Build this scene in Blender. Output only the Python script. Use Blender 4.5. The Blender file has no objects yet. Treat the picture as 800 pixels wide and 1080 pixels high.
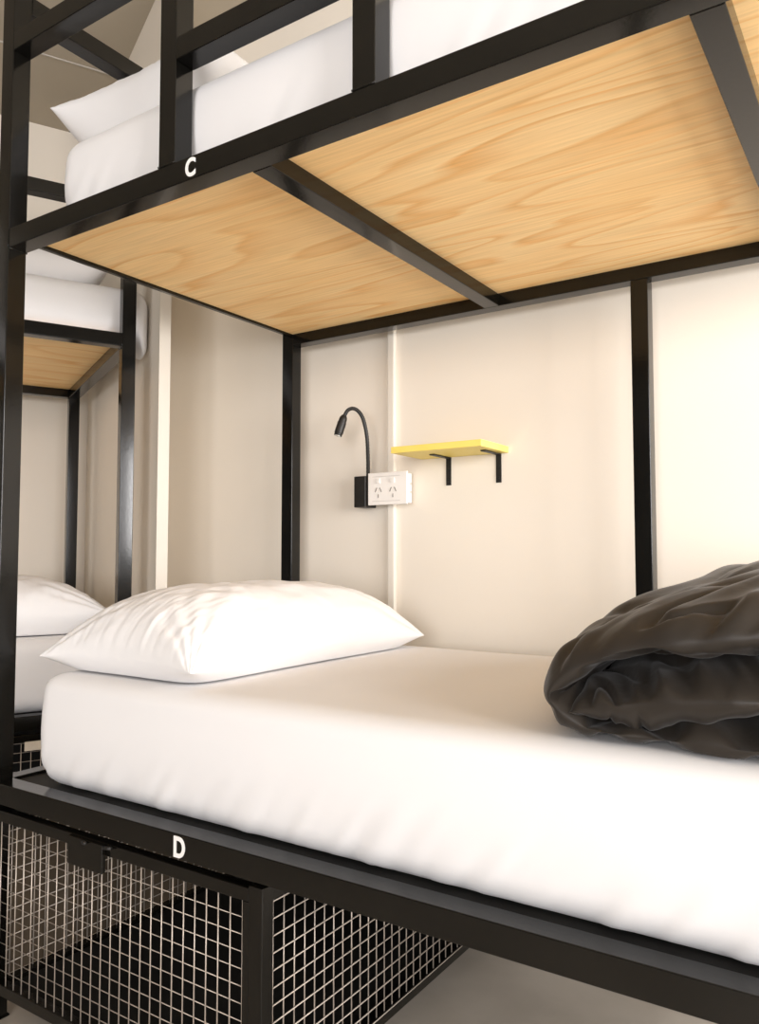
import bpy, bmesh, math, random
import numpy as np
from mathutils import Vector, Matrix, noise

random.seed(4)
C = bpy.context.scene.collection
S, H = 0.9, 0.908            # one survey unit in metres, eye height above the floor

def W(p):                    # survey units (origin at the eye) -> metres (origin on the floor)
    return Vector((p[0]*S, p[1]*S, p[2]*S + H))

FL = -H/S                    # floor level in survey units

# ---------------------------------------------------------------- materials
def new_mat(name):
    m = bpy.data.materials.new(name); m.use_nodes = True
    nt = m.node_tree; b = nt.nodes['Principled BSDF']
    return m, nt, b

def noise_mat(name, c1, c2, scale, rough, bump=0.0, bscale=None, detail=4, spec=0.5, metallic=0.0, coords='Object', stretch=(1,1,1)):
    m, nt, b = new_mat(name)
    tc = nt.nodes.new('ShaderNodeTexCoord'); mp = nt.nodes.new('ShaderNodeMapping')
    mp.inputs['Scale'].default_value = stretch
    nt.links.new(tc.outputs[coords], mp.inputs[0])
    n = nt.nodes.new('ShaderNodeTexNoise'); n.inputs['Scale'].default_value = scale; n.inputs['Detail'].default_value = detail
    nt.links.new(mp.outputs[0], n.inputs['Vector'])
    r = nt.nodes.new('ShaderNodeValToRGB')
    r.color_ramp.elements[0].position = 0.3; r.color_ramp.elements[1].position = 0.7
    r.color_ramp.elements[0].color = (*c1, 1); r.color_ramp.elements[1].color = (*c2, 1)
    nt.links.new(n.outputs['Fac'], r.inputs[0]); nt.links.new(r.outputs[0], b.inputs['Base Color'])
    b.inputs['Roughness'].default_value = rough
    b.inputs['Metallic'].default_value = metallic
    b.inputs['Specular IOR Level'].default_value = spec
    if bump:
        n2 = nt.nodes.new('ShaderNodeTexNoise'); n2.inputs['Scale'].default_value = bscale or scale*5; n2.inputs['Detail'].default_value = 3
        nt.links.new(mp.outputs[0], n2.inputs['Vector'])
        bp = nt.nodes.new('ShaderNodeBump'); bp.inputs['Strength'].default_value = bump; bp.inputs['Distance'].default_value = 0.002
        nt.links.new(n2.outputs['Fac'], bp.inputs['Height']); nt.links.new(bp.outputs[0], b.inputs['Normal'])
    return m

def wood_mat():
    m, nt, b = new_mat('pine_plywood')
    uv = nt.nodes.new('ShaderNodeUVMap')
    mp = nt.nodes.new('ShaderNodeMapping'); mp.inputs['Scale'].default_value = (0.62, 3.5, 1)
    nt.links.new(uv.outputs[0], mp.inputs[0])
    n = nt.nodes.new('ShaderNodeTexNoise'); n.inputs['Scale'].default_value = 1.35; n.inputs['Detail'].default_value = 2.2
    n.inputs['Roughness'].default_value = 0.42; n.inputs['Distortion'].default_value = 0.35
    nt.links.new(mp.outputs[0], n.inputs['Vector'])
    mul = nt.nodes.new('ShaderNodeMath'); mul.operation = 'MULTIPLY'; mul.inputs[1].default_value = 12.0
    nt.links.new(n.outputs['Fac'], mul.inputs[0])
    fr = nt.nodes.new('ShaderNodeMath'); fr.operation = 'FRACT'; nt.links.new(mul.outputs[0], fr.inputs[0])
    rp = nt.nodes.new('ShaderNodeValToRGB'); cr = rp.color_ramp
    cr.elements[0].position = 0.0; cr.elements[0].color = (0.0,0,0,1)
    cr.elements[1].position = 1.0; cr.elements[1].color = (0.0,0,0,1)
    e = cr.elements.new(0.62); e.color = (0.25,0.25,0.25,1)
    e = cr.elements.new(0.88); e.color = (1,1,1,1)
    nt.links.new(fr.outputs[0], rp.inputs[0])
    # broad pale and warm areas
    mpb = nt.nodes.new('ShaderNodeMapping'); mpb.inputs['Scale'].default_value = (0.9, 3.0, 1)
    nt.links.new(uv.outputs[0], mpb.inputs[0])
    nb = nt.nodes.new('ShaderNodeTexNoise'); nb.inputs['Scale'].default_value = 2.2; nt.links.new(mpb.outputs[0], nb.inputs['Vector'])
    base = nt.nodes.new('ShaderNodeMixRGB'); base.inputs[1].default_value = (0.94,0.60,0.25,1); base.inputs[2].default_value = (0.96,0.755,0.43,1)
    nt.links.new(nb.outputs['Fac'], base.inputs[0])
    mask = nt.nodes.new('ShaderNodeMath'); mask.operation = 'MULTIPLY'
    mk = nt.nodes.new('ShaderNodeMapRange'); mk.inputs[1].default_value = 0.35; mk.inputs[2].default_value = 0.65; mk.inputs[3].default_value = 0.34; mk.inputs[4].default_value = 0.78
    nt.links.new(nb.outputs['Fac'], mk.inputs[0]); nt.links.new(mk.outputs[0], mask.inputs[0]); nt.links.new(rp.outputs[0], mask.inputs[1])
    mix = nt.nodes.new('ShaderNodeMixRGB'); mix.inputs[2].default_value = (0.80,0.40,0.11,1)
    nt.links.new(mask.outputs[0], mix.inputs[0]); nt.links.new(base.outputs[0], mix.inputs[1])
    # fine fibres
    mp2 = nt.nodes.new('ShaderNodeMapping'); mp2.inputs['Scale'].default_value = (6, 170, 1); nt.links.new(uv.outputs[0], mp2.inputs[0])
    n2 = nt.nodes.new('ShaderNodeTexNoise'); n2.inputs['Scale'].default_value = 1.0; n2.inputs['Detail'].default_value = 3; nt.links.new(mp2.outputs[0], n2.inputs['Vector'])
    mr = nt.nodes.new('ShaderNodeMapRange'); mr.inputs[1].default_value = 0.3; mr.inputs[2].default_value = 0.7; mr.inputs[3].default_value = 0.9; mr.inputs[4].default_value = 1.07
    nt.links.new(n2.outputs['Fac'], mr.inputs[0])
    mm = nt.nodes.new('ShaderNodeMixRGB'); mm.blend_type = 'MULTIPLY'; mm.inputs[0].default_value = 1
    nt.links.new(mix.outputs[0], mm.inputs[1]); nt.links.new(mr.outputs[0], mm.inputs[2])
    nt.links.new(mm.outputs[0], b.inputs['Base Color'])
    b.inputs['Roughness'].default_value = 0.55; b.inputs['Specular IOR Level'].default_value = 0.3
    return m

def cloth_mat(name, c1, c2, rough=0.9, weave=900, bump=0.12, sheen=0.0, fold=0.0):
    m, nt, b = new_mat(name)
    tc = nt.nodes.new('ShaderNodeTexCoord')
    n = nt.nodes.new('ShaderNodeTexNoise'); n.inputs['Scale'].default_value = 3; nt.links.new(tc.outputs['Object'], n.inputs['Vector'])
    mx = nt.nodes.new('ShaderNodeMixRGB'); mx.inputs[1].default_value = (*c1,1); mx.inputs[2].default_value = (*c2,1)
    nt.links.new(n.outputs['Fac'], mx.inputs[0]); nt.links.new(mx.outputs[0], b.inputs['Base Color'])
    w = nt.nodes.new('ShaderNodeTexNoise'); w.inputs['Scale'].default_value = weave; nt.links.new(tc.outputs['Object'], w.inputs['Vector'])
    bp = nt.nodes.new('ShaderNodeBump'); bp.inputs['Strength'].default_value = bump; bp.inputs['Distance'].default_value = 0.0006
    nt.links.new(w.outputs['Fac'], bp.inputs['Height'])
    last = bp
    if fold:
        w2 = nt.nodes.new('ShaderNodeTexNoise'); w2.inputs['Scale'].default_value = 14; w2.inputs['Detail'].default_value = 3; w2.inputs['Distortion'].default_value = 0.6
        nt.links.new(tc.outputs['Object'], w2.inputs['Vector'])
        bp2 = nt.nodes.new('ShaderNodeBump'); bp2.inputs['Strength'].default_value = fold; bp2.inputs['Distance'].default_value = 0.01
        nt.links.new(w2.outputs['Fac'], bp2.inputs['Height']); nt.links.new(bp.outputs[0], bp2.inputs['Normal'])
        last = bp2
    nt.links.new(last.outputs[0], b.inputs['Normal'])
    b.inputs['Roughness'].default_value = rough
    b.inputs['Specular IOR Level'].default_value = 0.25
    b.inputs['Sheen Weight'].default_value = sheen
    b.inputs['Sheen Roughness'].default_value = 0.4
    return m

M = {}
M['black'] = noise_mat('black_painted_steel', (0.0030,0.0027,0.0020), (0.0050,0.0045,0.0035), 9, 0.15, bump=0.04, bscale=160, spec=0.38)
M['black_matt'] = noise_mat('black_matt_metal', (0.010,0.009,0.008), (0.016,0.014,0.012), 30, 0.45, spec=0.4)
M['black_board'] = noise_mat('black_painted_board', (0.008,0.0075,0.007), (0.015,0.014,0.012), 12, 0.6, spec=0.2)
M['interior_brown'] = noise_mat('dark_interior_brown', (0.05,0.035,0.02), (0.075,0.053,0.032), 8, 0.6)  # brown tone for the dim interior seen past the cage side
M['wire'] = noise_mat('galvanised_wire', (0.42,0.37,0.32), (0.55,0.48,0.41), 60, 0.42, metallic=0.5)
M['wood'] = wood_mat()
M['sheet'] = cloth_mat('white_cotton_sheet', (0.775,0.768,0.772), (0.80,0.793,0.797), fold=0.0)
M['pillow'] = cloth_mat('white_pillowcase', (0.78,0.773,0.776), (0.81,0.803,0.806), fold=0.10)
M['duvet'] = cloth_mat('charcoal_duvet_fabric', (0.024,0.0195,0.0155), (0.031,0.0255,0.0205), rough=0.45, weave=1200, bump=0.1, sheen=0.08, fold=0.2)
M['wall'] = noise_mat('cream_wall_paint', (0.775,0.715,0.625), (0.80,0.74,0.65), 1.6, 0.6, bump=0.06, bscale=220, spec=0.3)
M['trim'] = noise_mat('white_trim_paint', (0.73,0.685,0.61), (0.75,0.705,0.63), 6, 0.45)
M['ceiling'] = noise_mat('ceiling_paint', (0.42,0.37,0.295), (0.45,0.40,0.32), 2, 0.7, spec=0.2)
M['floor'] = noise_mat('polished_concrete', (0.36,0.315,0.26), (0.52,0.465,0.395), 3.5, 0.38, bump=0.08, bscale=40, detail=9)
M['jamb'] = noise_mat('cream_jamb_paint', (0.62,0.565,0.485), (0.65,0.595,0.51), 6, 0.5)
M['plastic'] = noise_mat('white_plastic', (0.82,0.79,0.75), (0.84,0.81,0.77), 8, 0.3)
M['yellow'] = noise_mat('yellow_painted_board', (0.84,0.66,0.14), (0.87,0.70,0.18), 14, 0.45)
M['white_letter'] = noise_mat('white_letter_vinyl', (0.86,0.85,0.83), (0.88,0.87,0.85), 10, 0.5)
M['slot'] = noise_mat('dark_slot', (0.10,0.09,0.075), (0.13,0.115,0.10), 10, 0.6)
M['grey'] = noise_mat('grey_plastic', (0.50,0.47,0.43), (0.55,0.52,0.48), 10, 0.4)
M['lens'] = noise_mat('lamp_lens', (0.7,0.68,0.62), (0.75,0.73,0.66), 10, 0.2)
M['beige'] = noise_mat('beige_card', (0.55,0.48,0.38), (0.62,0.55,0.44), 40, 0.7)
M['tape'] = noise_mat('stitched_hem', (0.024,0.020,0.017), (0.033,0.028,0.023), 80, 0.6)

# ---------------------------------------------------------------- helpers
def thing(name, label, cat, p, group=None):
    o = bpy.data.objects.new(name, None); C.objects.link(o)
    o.location = W(p); o.empty_display_size = 0.1
    o['label'] = label; o['category'] = cat
    if group: o['group'] = group
    return o

def tag(o, label, cat, group=None):
    o['label'] = label; o['category'] = cat
    if group: o['group'] = group
    return o

def root_loc(o):
    l = Vector((0,0,0))
    while o: l = l + o.location; o = o.parent
    return l

def link(name, verts, faces, mat, parent=None, origin=None, smooth=False, uvs=None, bevel=0.0, seg=2, label=None):
    """verts in survey units; linked as one mesh object."""
    base = root_loc(parent) if parent else (W(origin) if origin is not None else Vector((0,0,0)))
    me = bpy.data.meshes.new(name)
    me.from_pydata([tuple(W(v) - base) for v in verts], [], faces)
    if uvs is not None:
        lay = me.uv_layers.new(name='UVMap')
        for lp in me.loops: lay.data[lp.index].uv = uvs[lp.vertex_index]
    bm = bmesh.new(); bm.from_mesh(me)
    bmesh.ops.recalc_face_normals(bm, faces=bm.faces)
    bm.to_mesh(me); bm.free()
    if smooth:
        for p in me.polygons: p.use_smooth = True
    me.materials.append(mat)
    o = bpy.data.objects.new(name, me); C.objects.link(o)
    if parent: o.parent = parent
    elif origin is not None: o.location = base
    if bevel:
        md = o.modifiers.new('edge', 'BEVEL'); md.width = bevel; md.segments = seg; md.limit_method = 'ANGLE'; md.angle_limit = 0.6
        for p in me.polygons: p.use_smooth = True
        wn = o.modifiers.new('wn', 'WEIGHTED_NORMAL'); wn.keep_sharp = True
    if label: o['label'] = label
    return o

BOXF = [(0,1,3,2),(4,6,7,5),(0,4,5,1),(2,3,7,6),(0,2,6,4),(1,5,7,3)]
class MB:                                   # collects simple solids
    def __init__(s, frame=None): s.v=[]; s.f=[]; s.u=[]; s.fr=frame or (lambda p: p)
    def add(s, vs, fs):
        k=len(s.v); s.v += [s.fr(v) for v in vs]; s.u += [(v[0]*S, v[1]*S) for v in vs]; s.f += [tuple(i+k for i in f) for f in fs]; return s
    def box(s, x0,x1,y0,y1,z0,z1):
        return s.add([(x,y,z) for x in (x0,x1) for y in (y0,y1) for z in (z0,z1)], BOXF)
    def tube(s, pts, r, n=8, caps=True):
        pts=[Vector(p) for p in pts]; k=len(pts); vs=[]; fs=[]
        rr = r if isinstance(r,(list,tuple)) else [r]*k
        up=None
        for i,p in enumerate(pts):
            t=(pts[min(i+1,k-1)]-pts[max(i-1,0)]).normalized()
            if up is None: up = Vector((0,0,1)) if abs(t.z)<0.9 else Vector((0,1,0))
            a=(up-t*up.dot(t)).normalized(); b=t.cross(a); up=a
            for j in range(n):
                an=2*math.pi*j/n; vs.append(p+(a*math.cos(an)+b*math.sin(an))*rr[i])
        for i in range(k-1):
            for j in range(n):
                fs.append((i*n+j, i*n+(j+1)%n, (i+1)*n+(j+1)%n, (i+1)*n+j))
        if caps: fs += [tuple(range(n))[::-1], tuple((k-1)*n+j for j in range(n))]
        return s.add(vs,fs)
    def build(s, name, mat, parent=None, **kw):
        return link(name, s.v, s.f, mat, parent, uvs=s.u, **kw)

def curve_pts(ctrl, n):                     # Catmull-Rom through control points of any size
    P=[np.array(c,float) for c in ctrl]; P=[2*P[0]-P[1]]+P+[2*P[-1]-P[-2]]
    out=[]; m=len(P)-3
    for i in range(n):
        t=i/(n-1)*m; k=min(int(t),m-1); t-=k
        a,b,c,d=P[k:k+4]
        out.append(0.5*((2*b)+(c-a)*t+(2*a-5*b+4*c-d)*t*t+(3*b-a-3*c+d)*t**3))
    return out

def nz(x,y,z): return noise.noise(Vector((x,y,z)))
def fbm(x,y,z,o=3):
    s=0;a=1
    for i in range(o): s+=a*nz(x,y,z); x*=2;y*=2;z*=2;a*=.5
    return s

# ---------------------------------------------------------------- frames of the two bunks
def frame_main(p): return (-1.72+p[0], 1.0+p[1], p[2])
AX = Vector((0.4317,0.9020,0)); BX = Vector((-0.9020,0.4317,0)); FP = Vector((-2.157,1.696,0))
def frame_side(p):                          # x runs away from the head end, y into the bed
    q = FP + AX*(0.0445-p[0]) + BX*p[1]
    return (q.x,q.y,p[2])

T = 0.0445                                  # square tube, 40 mm
LEN, DEP = 2.235, 1.045                     # outside size of a bunk
UZ0, UZ1 = 0.698, 0.7425                    # upper side rails
LZ0, LZ1 = -0.539, -0.4945                  # lower side rails
TOP = 1.335

def make_bunk(name, label, fr, cross, main):
    t = thing(name, label, 'bunk bed', (*fr((LEN/2,DEP/2,0))[:2], FL))
    def part(nm, boxes, mat=M['black'], bevel=0.0018, parent=t, **kw):
        b = MB(fr)
        for bx in boxes: b.box(*bx)
        return b.build(nm, mat, parent, bevel=bevel, **kw)
    e = 0.0005
    # corner posts with a flat foot plate each
    for x0 in (0, LEN-T):
        for y0 in (0, DEP-T):
            p = part('post', [(x0,x0+T,y0,y0+T,FL+0.004,TOP)])
            part('foot_plate', [(x0-0.004,x0+T+0.004,y0-0.004,y0+T+0.004,FL,FL+0.0045)], parent=p)
    # back middle post
    part('post', [(1.155,1.198,DEP-T,DEP-e,FL+0.001,UZ0-e)])
    # long rails
    for z0,z1 in ((UZ0,UZ1),(LZ0,LZ1)):
        part('front_rail', [(T+e,LEN-T-e,0,T,z0,z1)])
        part('back_rail', [(T+e,LEN-T-e,DEP-T,DEP,z0,z1)])
    # end rails; the upper head rail of the large bunk is a slim one set high
    part('end_rail', [(0.006,T,T+e,DEP-T-e,LZ0,LZ1)])
    part('end_rail', [(LEN-T,LEN,T+e,DEP-T-e,LZ0,LZ1)])
    if main: part('end_rail', [(T-0.015,T,T+e,DEP-T-e,UZ0+0.0275,UZ1+0.03)])
    else:    part('end_rail', [(0,T,T+e,DEP-T-e,UZ0,UZ1)])
    part('end_rail', [(LEN-T,LEN,T+e,DEP-T-e,UZ0,UZ1)])
    # cross bars under the upper base
    for x in cross:
        part('cross_bar', [(x,x+T,T+e,DEP-T-e,UZ0,UZ0+0.0345)])
        part('cross_bar', [(x,x+T,T+e,DEP-T-e,LZ0,LZ0+0.026)])
    part('plywood_base', [(T+e,LEN-T-e,T+e,DEP-T-e,UZ0+0.035,UZ0+0.0485)], M['wood'], 0.0006, label='pale pine plywood base board seen from below')
    part('slat_board', [(T+e,LEN-T-e,T+e,DEP-T-e,LZ0+0.0265,LZ0+0.0385)], M['black_board'], 0.0006)
    # guard rails
    g1,g2 = 0.545, 1.002
    if main:
        for g in (g1,g2): part('guard_post', [(g,g+T,0,T,UZ1+e,1.1605)])
        part('guard_rail', [(T+e,g2+T,0,T,1.161,1.2055)])
        part('guard_rail', [(g1+T+e,g2-e,0,T,0.944,0.9885)])
    else:
        part('guard_rail', [(T+e,1.3,0,T,1.161,1.2055)])
        part('guard_post', [(1.3-T,1.3,0,T,UZ1+e,1.1605)])
    part('end_guard_rail', [(0,T,T+e,DEP-T-e,1.27,1.3145)])
    part('back_guard_rail', [(T+e,LEN-T-e,DEP-T,DEP,1.27,1.3145)])
    # weld beads where the rails meet the posts
    beads = []
    for z in (UZ0,LZ0):
        beads.append(([(T+0.001,0.001+i*T/6, z-0.0008+0.0012*((i*7)%3)) for i in range(7)], 0.0022))
        beads.append(([(T+0.001, -0.0005, z+i*T/6) for i in range(7)], [0.0015,0.002]*3+[0.0015]))
    for x in ((g1,g2) if main else ()):
        beads.append(([(x+i*T/6, -0.0005+0.0006*((i*5)%3), UZ1+0.001) for i in range(7)], 0.002))
    for pts,r in beads:
        wv = MB(fr); wv.tube(pts, r, 6); wv.build('weld_bead', M['black'], t, smooth=True)
    return t

bunk = make_bunk('bunk_bed', 'large black steel bunk bed in front carrying the letters C and D', frame_main, (0.747, 1.506), True)
bunk_side = make_bunk('bunk_bed', 'smaller looking black steel bunk bed in the corner, half hidden behind the post', frame_side, (0.76,1.49), False)

# letters on the rails
def letter(ch, x, z, h):
    cu = bpy.data.curves.new('t','FONT'); cu.body = ch; cu.size = 1; cu.extrude = 0.012; cu.offset = 0.03; cu.align_x='CENTER'
    ob = bpy.data.objects.new('t',cu); C.objects.link(ob)
    dg = bpy.context.evaluated_depsgraph_get(); me = bpy.data.meshes.new_from_object(ob.evaluated_get(dg))
    bpy.data.objects.remove(ob); bpy.data.curves.remove(cu)
    ys=[v.co.y for v in me.vertices]; xs=[v.co.x for v in me.vertices]
    k=h/(max(ys)-min(ys)); cx=(max(xs)+min(xs))/2; y0=min(ys)
    vs=[(x+(v.co.x-cx)*k*0.82, 1.0-0.0004-v.co.z*k*1.5, z+(v.co.y-y0)*k) for v in me.vertices]
    fs=[tuple(p.vertices) for p in me.polygons]
    bpy.data.meshes.remove(me)
    o = link('letter', vs, fs, M['white_letter'], bunk)
    o['label']='white capital letter %s on the black rail' % ch
letter('C', -1.086, 0.7025, 0.036)
letter('D', -1.091, -0.536, 0.037)

# ---------------------------------------------------------------- luggage cages below the beds
def make_cage(label, fr, width, loc, main):
    t = thing('storage_cage', label, 'cage', loc, )
    x0, x1 = 0.055, width; y0, y1 = 0.0, 0.98
    zb, zt = -0.937, -0.552; b = 0.023; pitch = 0.0283; r = 0.00135
    def part(nm, boxes, mat=M['black'], parent=t, bevel=0.0012, **kw):
        m = MB(fr)
        for bx in boxes: m.box(*bx)
        return m.build(nm, mat, parent, bevel=bevel, **kw)
    part('base_board', [(x0+0.01,x1-0.01,y0+0.03,y1-0.02,zb+0.004,zb+0.012)], M['black_board'])
    part('back_shade_board', [(x0+b,x1-b,y1-0.012,y1,zb+0.013,zt-0.001)], M['black_board'])  # black sheet standing in for the shade at the back of the cage
    for (px,py) in ((x0,y1-b),(x1-0.03,y0),(x1-0.03,y1-b)):
        part('leg', [(px,px+0.03,py,py+0.028,FL,zt+0.006)])
    # door: frame, wire mesh, hasp
    dx1 = x1-0.032
    door = part('door', [(x0,dx1,y0+0.002,y0+b,zt-b,zt),(x0,dx1,y0+0.002,y0+b,zb,zb+b),(x0,x0+0.012,y0+0.002,y0+b,zb+b,zt-b),(dx1-0.014,dx1,y0+0.002,y0+b,zb+b,zt-b)])
    m = MB(fr); n = int((dx1-x0-0.016)/pitch)
    for i in range(n+1):
        x = x0+0.014+i*pitch; m.tube([(x,y0+0.006,zb+0.012),(x,y0+0.006,zt-0.014)], r, 6)
    k = int((zt-zb-0.02)/pitch)
    for i in range(k+1):
        z = zb+0.02+i*pitch; m.tube([(x0+0.005,y0+0.009,z),(dx1-0.006,y0+0.009,z)], r*0.72, 6)
    m.build('wire_mesh', M['wire'], door, smooth=True)
    if main:
        hs = part('hasp', [(x0+0.265,x0+0.37,y0-0.008,y0+0.0015,-0.607,-0.552)], parent=door)
        m = MB(fr); m.tube([(x0+0.31,y0-0.006,-0.558),(x0+0.335,y0-0.02,-0.552)], 0.004, 8); m.build('bolt', M['black_matt'], hs, smooth=True)
        m = MB(fr); m.tube([(x0+0.366,y0-0.004,-0.558),(x0+0.392,y0-0.004,-0.555)],0.004,8); m.build('bolt', M['black_matt'], hs, smooth=True)
    if main: part('dark_interior_board', [(x0-0.008,x0-0.001,y0+0.03,y1-b,zb+b,zt-0.05)], M['interior_brown'])  # added board, its dark brown stands in for the dim interior beyond the mesh
    # side panels
    for sx, outer in ((x0,-1),(x1-0.027,1)):
        xi = sx if outer>0 else sx
        s = part('side_panel', [(xi,xi+b,y0+0.03,y1-b-0.001,zb,zb+b),(xi,xi+b,y0+0.03,y1-b-0.001,zt-b,zt)])
        m = MB(fr); xm = xi+b-0.004 if outer>0 else xi+0.006; n=int((y1-y0-0.06)/pitch)
        for i in range(n+1):
            y=y0+0.036+i*pitch; m.tube([(xm,y,zb+0.012),(xm,y,zt-0.01)], r, 6)
        for i in range(k+1):
            z=zb+0.02+i*pitch; m.tube([(xm+0.0035*outer,y0+0.024,z),(xm+0.0035*outer,y1-b,z)], r, 6)
        m.build('wire_mesh', M['wire'], s, smooth=True)
    if not main:
        part('label_plate', [(x0+0.05,x0+0.26,y0-0.004,y0+0.0015,-0.6,-0.572)], M['beige'], parent=door, label='beige blank card plate')
    return t
make_cage('black framed wire mesh storage cage under the large bunk beside the letter D', frame_main, 0.825, (-1.3,1.5,FL), True)
q = frame_side((0.45,0.5,0))
make_cage('wire mesh storage cage glimpsed under the bunk in the corner', frame_side, 0.825, (q[0],q[1],FL), False)

# ---------------------------------------------------------------- soft goods
def rbox(fr, x0,x1,y0,y1,z0,z1, rs, nx,ny,nzn, disp=None):
    """rounded box as a dense skin: rs = (top radius, bottom radius, plan radius)"""
    vs={}; V=[]; F=[]
    def vid(i,j,k):
        key=(i,j,k)
        if key in vs: return vs[key]
        u,v,w=i/nx,j/ny,k/nzn
        x=x0+(x1-x0)*u; y=y0+(y1-y0)*v; z=z0+(z1-z0)*w
        rz = rs[0] if w>0.5 else rs[1]; rp=rs[2]
        c=Vector((min(max(x,x0+rp),x1-rp), min(max(y,y0+rp),y1-rp), min(max(z,z0+rz),z1-rz)))
        d=Vector(((x-c.x)/rp,(y-c.y)/rp,(z-c.z)/rz))
        L=d.length; m=max(abs(d.x),abs(d.y),abs(d.z))
        if L>1e-9:
            # keep the cube skin's distance inside the rounding shell
            d = d*(m/L)
        p=Vector((c.x+d.x*rp, c.y+d.y*rp, c.z+d.z*rz))
        if disp: p=disp(p,u,v,w)
        vs[key]=len(V); V.append(fr(p)); return vs[key]
    for i in range(nx):
        for j in range(ny):
            for k in (0,nzn): F.append((vid(i,j,k),vid(i+1,j,k),vid(i+1,j+1,k),vid(i,j+1,k)))
    for i in range(nx):
        for k in range(nzn):
            for j in (0,ny): F.append((vid(i,j,k),vid(i+1,j,k),vid(i+1,j,k+1),vid(i,j,k+1)))
    for j in range(ny):
        for k in range(nzn):
            for i in (0,nx): F.append((vid(i,j,k),vid(i,j+1,k),vid(i,j+1,k+1),vid(i,j,k+1)))
    return V,F

def make_mattress(label, fr, x0, z0, z1, wr=1.0, res=1.0, sag=0.0, xoff=0.0, y0=0.052, bulge=0.012, yb=0.006, rs=(0.045,0.05,0.05)):
    x1 = LEN-T-0.01-xoff; y1 = DEP-T-yb
    def disp(p,u,v,w):
        h=(p.z-z0)/(z1-z0)
        # fitted sheet: tension folds fanning up from the bottom edge
        q = max(0, 1-h*1.7)
        fold = fbm(p.x*26-p.z*20, p.z*5, v*4+3, 2)*0.0075*q**1.3
        soft = fbm(p.x*2.2,p.y*2.2,p.z*2+9,2)*0.004
        g=Vector(p)
        if v<0.02: g.y -= (fold+soft*0.6)*wr + bulge*math.sin(min(1,max(0,h))*math.pi)*1.0
        if v>0.98: g.y -= abs(soft)*0.4
        if u<0.01: g.x -= (fbm(p.y*22-p.z*18,p.z*5,7,2)*0.006*q+soft)*wr
        if w>0.98: g.z += soft*0.9*min(1,u*8)*min(1,v*8)
        if sag and p.x < -0.024 and p.y < 0.3:                                    # overhanging end droops past the rail
            g.z -= sag*min(1,(-0.024-p.x)/0.02)*(1-max(0,min(1,h)))*min(1,(0.3-p.y)/0.15)
        return g
    V,F = rbox(fr, x0,x1,y0,y1,z0,z1,rs, int(110*res),int(46*res),int(22*res), disp)
    o = link('mattress', V, F, M['sheet'], origin=(*fr(((x0+x1)/2,0.5,0))[:2], z0), smooth=True)
    return tag(o, label, 'mattress', 'mattresses in white fitted sheets')

LB = LZ0+0.0388
make_mattress('white sheeted mattress on the lower bunk D under the dark duvet', frame_main, 0.118, LB, -0.259, res=1.5, rs=(0.032,0.05,0.045))
make_mattress('white sheeted mattress on the upper bunk C above the plywood', frame_main, 0.128, UZ0+0.0488, 0.955, y0=0.066, rs=(0.06,0.03,0.06))
make_mattress('white sheeted mattress on the lower level of the corner bunk', frame_side, 0.055, LB, -0.262, wr=0.6)
make_mattress('white sheeted mattress on the upper level of the corner bunk', frame_side, -0.064, UZ0+0.0488, 0.925, wr=0.6, sag=0.075, y0=0.062, bulge=0.004)

def make_pillow(label, fr, cx, cy, zb, hw, hl, Hh, seam, rot=0.0, seed=0, n=96, lift=0.018):
    V=[];idx={};F=[]
    def uvpt(a,b,side):
        # a across (short), b along (long)
        ax=abs(a); bx=abs(b)
        X=hw*a*(1-0.085*(1-b*b)); Y=hl*b*(1-0.055*(1-a*a))
        pr=((1-ax**2.6)**0.6)*((1-bx**4.0)**0.55)
        pr=max(pr,0)
        crn=(ax*bx)**3
        zs = seam + lift*crn                                     # seam line, corners lift a little
        # gather wrinkles radiating from the seam
        edge=(1-pr)
        ang = math.atan2(b*hl-math.copysign(hl*1.02,b), a*hw-math.copysign(hw*1.02,a))
        wr = math.sin(ang*22+seed+2*nz(a*2+seed,b*2,0))*0.006*(ax*bx)**1.0*pr**0.4
        wr += fbm(a*3+seed,b*4.5,seed+side,3)*0.0055*pr
        wr += 0.006*nz(a*9+seed, b*4+a*3, side*3+seed)*edge*pr**0.5
        wr += 0.0035*nz(a*20+seed, b*6-a*5, seed+3)*min(1,max(0,-b-0.45)*2.5)*pr**0.5
        if side>0: z=zs+(Hh-seam)*pr*(1+0.04*nz(a*1.2+seed,b*1.2,1))+wr
        else: z=max(zs-(seam)*min(1,pr*2.4), 0.001) if pr>0 else zs
        ca,sa=math.cos(rot),math.sin(rot)
        return fr((cx+X*ca-Y*sa, cy+X*sa+Y*ca, zb+z))
    def grid(side):
        for i in range(n+1):
            for j in range(n+1):
                a=math.sin((i/n-0.5)*math.pi); b=math.sin((j/n-0.5)*math.pi)
                bd = i in (0,n) or j in (0,n)
                key=(i,j,0 if bd else side)
                if key in idx: continue
                idx[key]=len(V); V.append(uvpt(a,b,side))
        def k(i,j): return idx[(i,j,0 if (i in (0,n) or j in (0,n)) else side)]
        for i in range(n):
            for j in range(n): F.append((k(i,j),k(i+1,j),k(i+1,j+1),k(i,j+1)))
    grid(1); grid(-1)
    c=fr((cx,cy,0))
    o=link('pillow', V, F, M['pillow'], origin=(c[0],c[1],zb), smooth=True)
    return tag(o,label,'pillow','white pillows')

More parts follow.
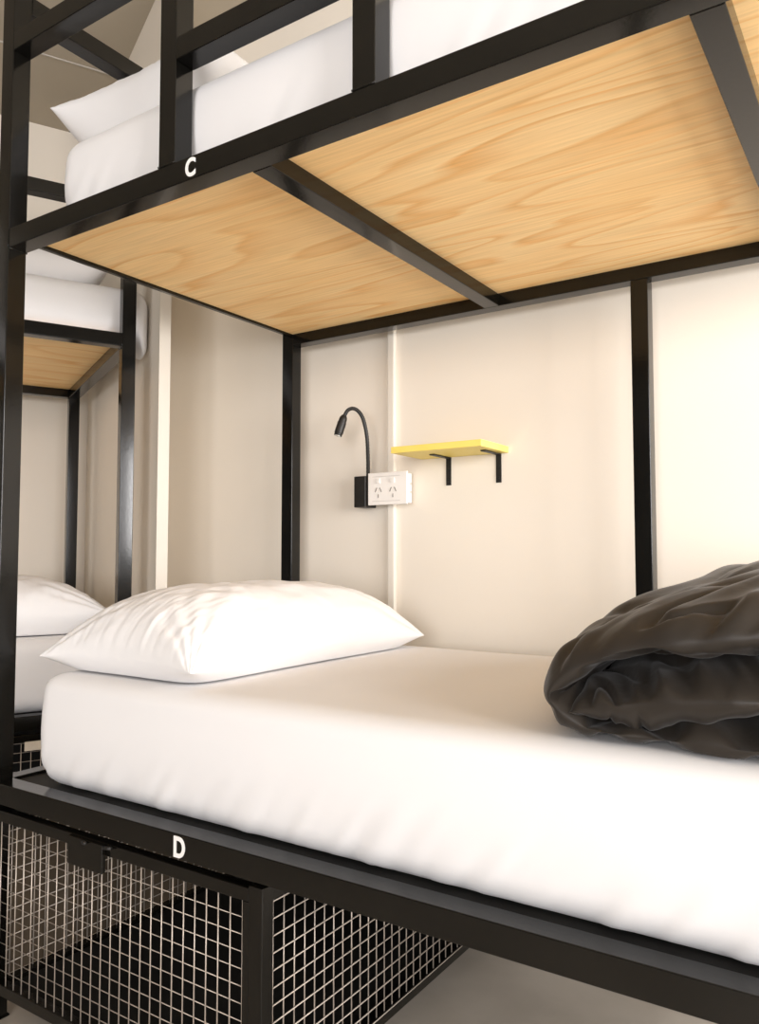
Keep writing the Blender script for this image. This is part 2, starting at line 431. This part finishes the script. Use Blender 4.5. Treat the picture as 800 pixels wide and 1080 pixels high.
make_pillow('large white pillow in front, on the lower bunk D', frame_main, 0.334, 0.51, -0.2555, 0.243, 0.44, 0.19, 0.042, rot=0.0, seed=1, n=150, lift=-0.012)
make_pillow('white pillow on the upper bunk C', frame_main, 0.315, 0.53, 0.957, 0.262, 0.44, 0.19, 0.09, seed=5)
make_pillow('white pillow on the lower level of the corner bunk', frame_side, 0.30, 0.50, -0.26, 0.245, 0.43, 0.185, 0.06, seed=9)
make_pillow('white pillow on the upper level of the corner bunk', frame_side, 0.31, 0.52, 0.927, 0.25, 0.43, 0.17, 0.06, seed=13)

# folded duvet: outer fold, inner fold
def make_duvet():
    V=[];F=[]
    Z0=-0.2545
    def shell(ctrl, ns, y0, y1, ne, hem, seed, wrk):
        pts=curve_pts(ctrl, ns)                                    # rows of x, z, half thickness
        k0=len(V)
        P=np.array(pts); tan=np.gradient(P[:,:2],axis=0); tan/=np.linalg.norm(tan,axis=1)[:,None]
        nor=np.stack([-tan[:,1],tan[:,0]],1)
        L=np.concatenate([[0],np.cumsum(np.linalg.norm(np.diff(P[:,:2],axis=0),axis=1))])
        ids={}
        def pt(i,j,side):
            e=math.sin((j/ne-0.5)*math.pi)
            ymid=(y0+y1)/2; y=ymid+e*(y1-y0)/2
            d=(1-abs(e))*(y1-y0)/2
            hf=min(1,max(0,d/hem)); hf=math.sqrt(1-(1-hf)**2)
            s=i/(ns-1); se=min(1,max(0,min(s,1-s)*L[-1]/0.05)); hf*=math.sqrt(max(0,1-(1-se)**2))
            t=P[i,2]*(hf if side else 0)
            # wrinkles: diagonal gathers near the hem, softer puffs on top
            sl=L[i]
            near=math.exp(-d/0.13)
            wv=1.6*nz(sl*2.2+seed,y*2.2,seed)
            r1=nz(sl*15-y*9+wv, (sl+y)*2.6, seed+side*2)                # gathers running off the hem
            r2=nz(sl*6+wv, y*4.2, seed*2+side)
            r3=nz(sl*30-y*18+2*wv,(sl+y)*4.5,seed+side); cr=0.5-abs(nz(sl*11-y*7.5+1.5*wv,(sl+y)*3.1,seed+9+side))
            near2=math.exp(-d/0.07)
            g=wrk*(0.020*r1*(0.3+near)+0.0075*nz(sl*38+seed+1.5*wv,y*7+sl*3,side+seed)*near2+0.019*r2+0.0065*r3*(0.3+near)-0.011*max(0,cr-0.30)/0.20*(0.35+near))
            off=side*(t+g*hf)
            x=P[i,0]+nor[i,0]*off; z=P[i,1]+nor[i,1]*off
            tt=(y-y0)/(y1-y0)
            dome=1+0.29*math.sin(math.pi*min(1,tt*1.05)**0.8) - 0.22*max(0,tt-0.75)/0.25
            z=Z0+max(0.0015,(z-Z0))*dome
            wob=0.018*nz(sl*4+seed,3.3,seed)*(1 if e<0 else 0.5)+ 0.006*nz(sl*17,1.3,seed)
            x -= 0.03*math.sin(math.pi*min(1,tt))*max(0,1-(x+0.46)/0.7) 
            return (x, y+wob, z)
        for side in (1,-1):
            for i in range(ns):
                for j in range(ne+1):
                    bd=i in (0,ns-1) or j in (0,ne)
                    key=(i,j,0 if bd else side)
                    if key in ids: continue
                    ids[key]=len(V); V.append(pt(i,j,0 if bd else side))
            def k(i,j): return ids[(i,j,0 if (i in (0,ns-1) or j in (0,ne)) else side)]
            for i in range(ns-1):
                for j in range(ne): F.append((k(i,j),k(i+1,j),k(i+1,j+1),k(i,j+1)))
    shell([(0.44,-0.240,0.027),(0.1,-0.239,0.027),(-0.16,-0.240,0.028),(-0.31,-0.242,0.026),(-0.385,-0.236,0.026),(-0.428,-0.205,0.026),(-0.415,-0.175,0.026),(-0.365,-0.145,0.026),(-0.28,-0.120,0.030),(-0.12,-0.097,0.036),(0.1,-0.08,0.04),(0.44,-0.082,0.04)],260,1.075,1.95,170,0.055,2.0,1.0)
    shell([(0.44,-0.165,0.036),(0.1,-0.168,0.037),(-0.12,-0.178,0.04),(-0.25,-0.188,0.036),(-0.34,-0.204,0.026),(-0.40,-0.219,0.012)],180,1.076,1.94,170,0.06,7.0,0.9)
    o=link('duvet',V,F,M['duvet'],origin=(0,1.5,Z0),smooth=True)
    return tag(o,'charcoal folded duvet lying on the lower bunk D','duvet')
make_duvet()

# ---------------------------------------------------------------- fittings on the back wall
CZ = 2.0
WY = 2.115                                   # face of the back wall
# shelf
t = thing('wall_shelf','small yellow shelf on two black brackets on the back wall','shelf',(-1.09,WY,0.297))
link('board', *(lambda m:(m.v,m.f))(MB().box(-1.248,-0.955,1.937,WY-0.0005,0.2985,0.3175)), M['yellow'], t, bevel=0.0015)
for x in (-1.152,-0.986):
    m=MB(); w=0.0085
    m.box(x-w,x+w,WY-0.0035,WY-0.0003,0.213,0.2955); m.box(x-w,x+w,WY-0.105,WY-0.0003,0.2945,0.298)
    br=m.build('bracket',M['black_matt'],t,bevel=0.0006)
    for z in (0.228,0.262): MB().tube([(x,WY-0.0034,z),(x,WY-0.0055,z)],0.004,10).build('screw',M['black_matt'],br)

# socket
t = thing('power_outlet','white double power outlet box on the back wall beside the reading lamp','power outlet',(-1.34,WY,0.21))
bx = MB().box(-1.408,-1.272,2.066,WY-0.0185,0.162,0.256).build('mounting_box',M['plastic'],t,bevel=0.003)
pl = MB().box(-1.412,-1.267,2.058,2.0658,0.158,0.260).build('face_plate',M['plastic'],t,bevel=0.002)
for cx in (-1.372,-1.318):
    for sx,sg in ((-0.0085,1),(0.0085,-1)):
        a=Vector((cx+sx-0.003*sg,2.0575,0.199)); b=Vector((cx+sx+0.003*sg,2.0575,0.212))
        MB().tube([a,b],0.0013,6).build('socket_slot',M['slot'],pl)
    MB().tube([(cx,2.0575,0.181),(cx,2.0575,0.192)],0.0013,6).build('socket_slot',M['slot'],pl)
for cx in (-1.372,-1.318):
    MB().box(cx-0.0065,cx+0.0065,2.0545,2.058,0.226,0.241).build('switch',M['plastic'],pl,bevel=0.0008)
for z in (0.2465,0.1695): MB().box(-1.395,-1.292,2.0574,2.0582,z,z+0.0013).build('groove',M['grey'],pl)
for z in (0.196,0.222): MB().tube([(-1.2735,2.088,z),(-1.2705,2.088,z)],0.004,10).build('screw_cap',M['grey'],bx)

# reading lamp
t = thing('reading_lamp','black gooseneck reading lamp on the back wall left of the power outlet','lamp',(-1.44,WY,0.2))
MB().box(-1.462,-1.418,2.052,WY-0.0004,0.153,0.252).build('lamp_base',M['black_matt'],t,bevel=0.002)
neck=[(-1.418,2.068,0.250),(-1.408,2.052,0.317),(-1.404,2.04,0.376),(-1.410,2.03,0.426),(-1.421,2.02,0.452),(-1.436,2.01,0.462),(-1.451,2.002,0.456),(-1.461,1.997,0.437)]
m=MB(); m.tube(curve_pts(neck,90),[0.0056+0.0007*(i%2) for i in range(90)],12); m.build('gooseneck',M['black_matt'],t,smooth=True)
d=Vector((-0.012,-0.016,-0.062)).normalized(); p0=Vector((-1.4605,1.997,0.440))
m=MB(); m.tube([p0,p0+d*0.008,p0+d*0.014,p0+d*0.022,p0+d*0.023,p0+d*0.06,p0+d*0.061,p0+d*0.068],[0.008,0.012,0.0125,0.0125,0.014,0.014,0.0125,0.0125],20)
hd=m.build('lamp_head',M['black_matt'],t,bevel=0.0004)
m=MB(); m.tube([p0+d*0.066,p0+d*0.0695],0.009,16); m.build('lens',M['lens'],hd)

# conduit
o=MB().box(-1.364,-1.340,WY-0.018,WY-0.0003,FL,CZ-0.001).build('cable_conduit',M['trim'],bevel=0.002)
tag(o,'white vertical cable conduit on the back wall behind the power outlet','conduit')

# ---------------------------------------------------------------- the room
def struct(name, o): o['kind']='structure'; return o
o=MB().box(-2.75,3.2,WY,WY+0.1,FL,CZ).build('wall_back',M['wall']); struct('',o)
def wall_slab(name, a0,a1,b0,b1,mat):
    def fr(p):
        q=FP+AX*p[0]+BX*p[1]; return (q.x,q.y,p[2])
    o=MB(fr).box(a0,a1,b0,b1,FL,CZ).build(name,mat); return struct('',o)
PA=0.115; PB=-0.035
wall_slab('wall_left', -3.4, PA+0.036, 1.2, 1.3, M['wall'])
wall_slab('wall_partition', PA, PA+0.036, PB+0.006, 1.199, M['wall'])
wall_slab('trim_1', PA-0.001, PA+0.037, PB, PB+0.0055, M['jamb'])
o=MB().box(-5.2,3.2,-5.4,WY+0.1,FL-0.08,FL).build('floor',M['floor']); struct('',o)
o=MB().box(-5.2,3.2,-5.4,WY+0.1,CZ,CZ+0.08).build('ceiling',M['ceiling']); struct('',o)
def frs(p):
    q=FP+AX*p[0]+BX*p[1]; return (q.x,q.y,p[2])
o=MB(frs).box(-2.6,0.1,0.63,0.638,CZ-0.003,CZ-0.0002).build('trim_2',M['grey']); struct('',o)

# ---------------------------------------------------------------- light
wd = bpy.data.worlds.new('World'); bpy.context.scene.world = wd; wd.use_nodes = True
bg = wd.node_tree.nodes['Background']; bg.inputs[0].default_value = (1.0,0.95,0.90,1); bg.inputs[1].default_value = 0.12

def area(name, p, target, sx, sy, power, col):
    l=bpy.data.lights.new(name,'AREA'); l.shape='RECTANGLE'; l.size=sx*S; l.size_y=sy*S; l.energy=power; l.color=col
    o=bpy.data.objects.new(name,l); C.objects.link(o); o.location=W(p)
    d=W(target)-W(p); o.rotation_euler=d.to_track_quat('-Z','Y').to_euler(); return o
area('window_daylight',(3.4,-0.6,0.65),(-1.2,2.0,0.1),1.3,1.6,125,(1.0,0.97,0.965))
area('front_fill',(0.9,-3.9,0.5),(-0.5,1.5,0.1),3.0,1.9,185,(1.0,0.975,0.975))  # added low fill from the aisle, lifts the plywood underside; no door built
area('foot_fill',(2.3,1.35,0.3),(-1.2,1.5,0.1),1.1,1.5,150,(1.0,0.97,0.955))  # added fill past the bed foot, brightens mattress top and plywood; no window there

# ---------------------------------------------------------------- camera
f=835.0; pitch=math.atan(46/f); yaw=math.atan(555/f)
cam=bpy.data.cameras.new('camera'); cam.sensor_fit='HORIZONTAL'; cam.sensor_width=36; cam.lens=36*f/800; cam.clip_start=0.02
co=bpy.data.objects.new('camera',cam); C.objects.link(co); co.location=(0,0,H)
fh=Vector((-math.sin(yaw),math.cos(yaw),0)); fw=fh*math.cos(pitch)+Vector((0,0,1))*math.sin(pitch)
co.rotation_euler=fw.to_track_quat('-Z','Y').to_euler()
sc=bpy.context.scene; sc.camera=co
sc.view_settings.view_transform='Standard'; sc.view_settings.look='None'; sc.view_settings.gamma=1; sc.view_settings.use_curve_mapping=False
sc.view_settings.exposure=-0.24
sc.cycles.max_bounces=10; sc.cycles.diffuse_bounces=6; sc.cycles.use_denoising=True
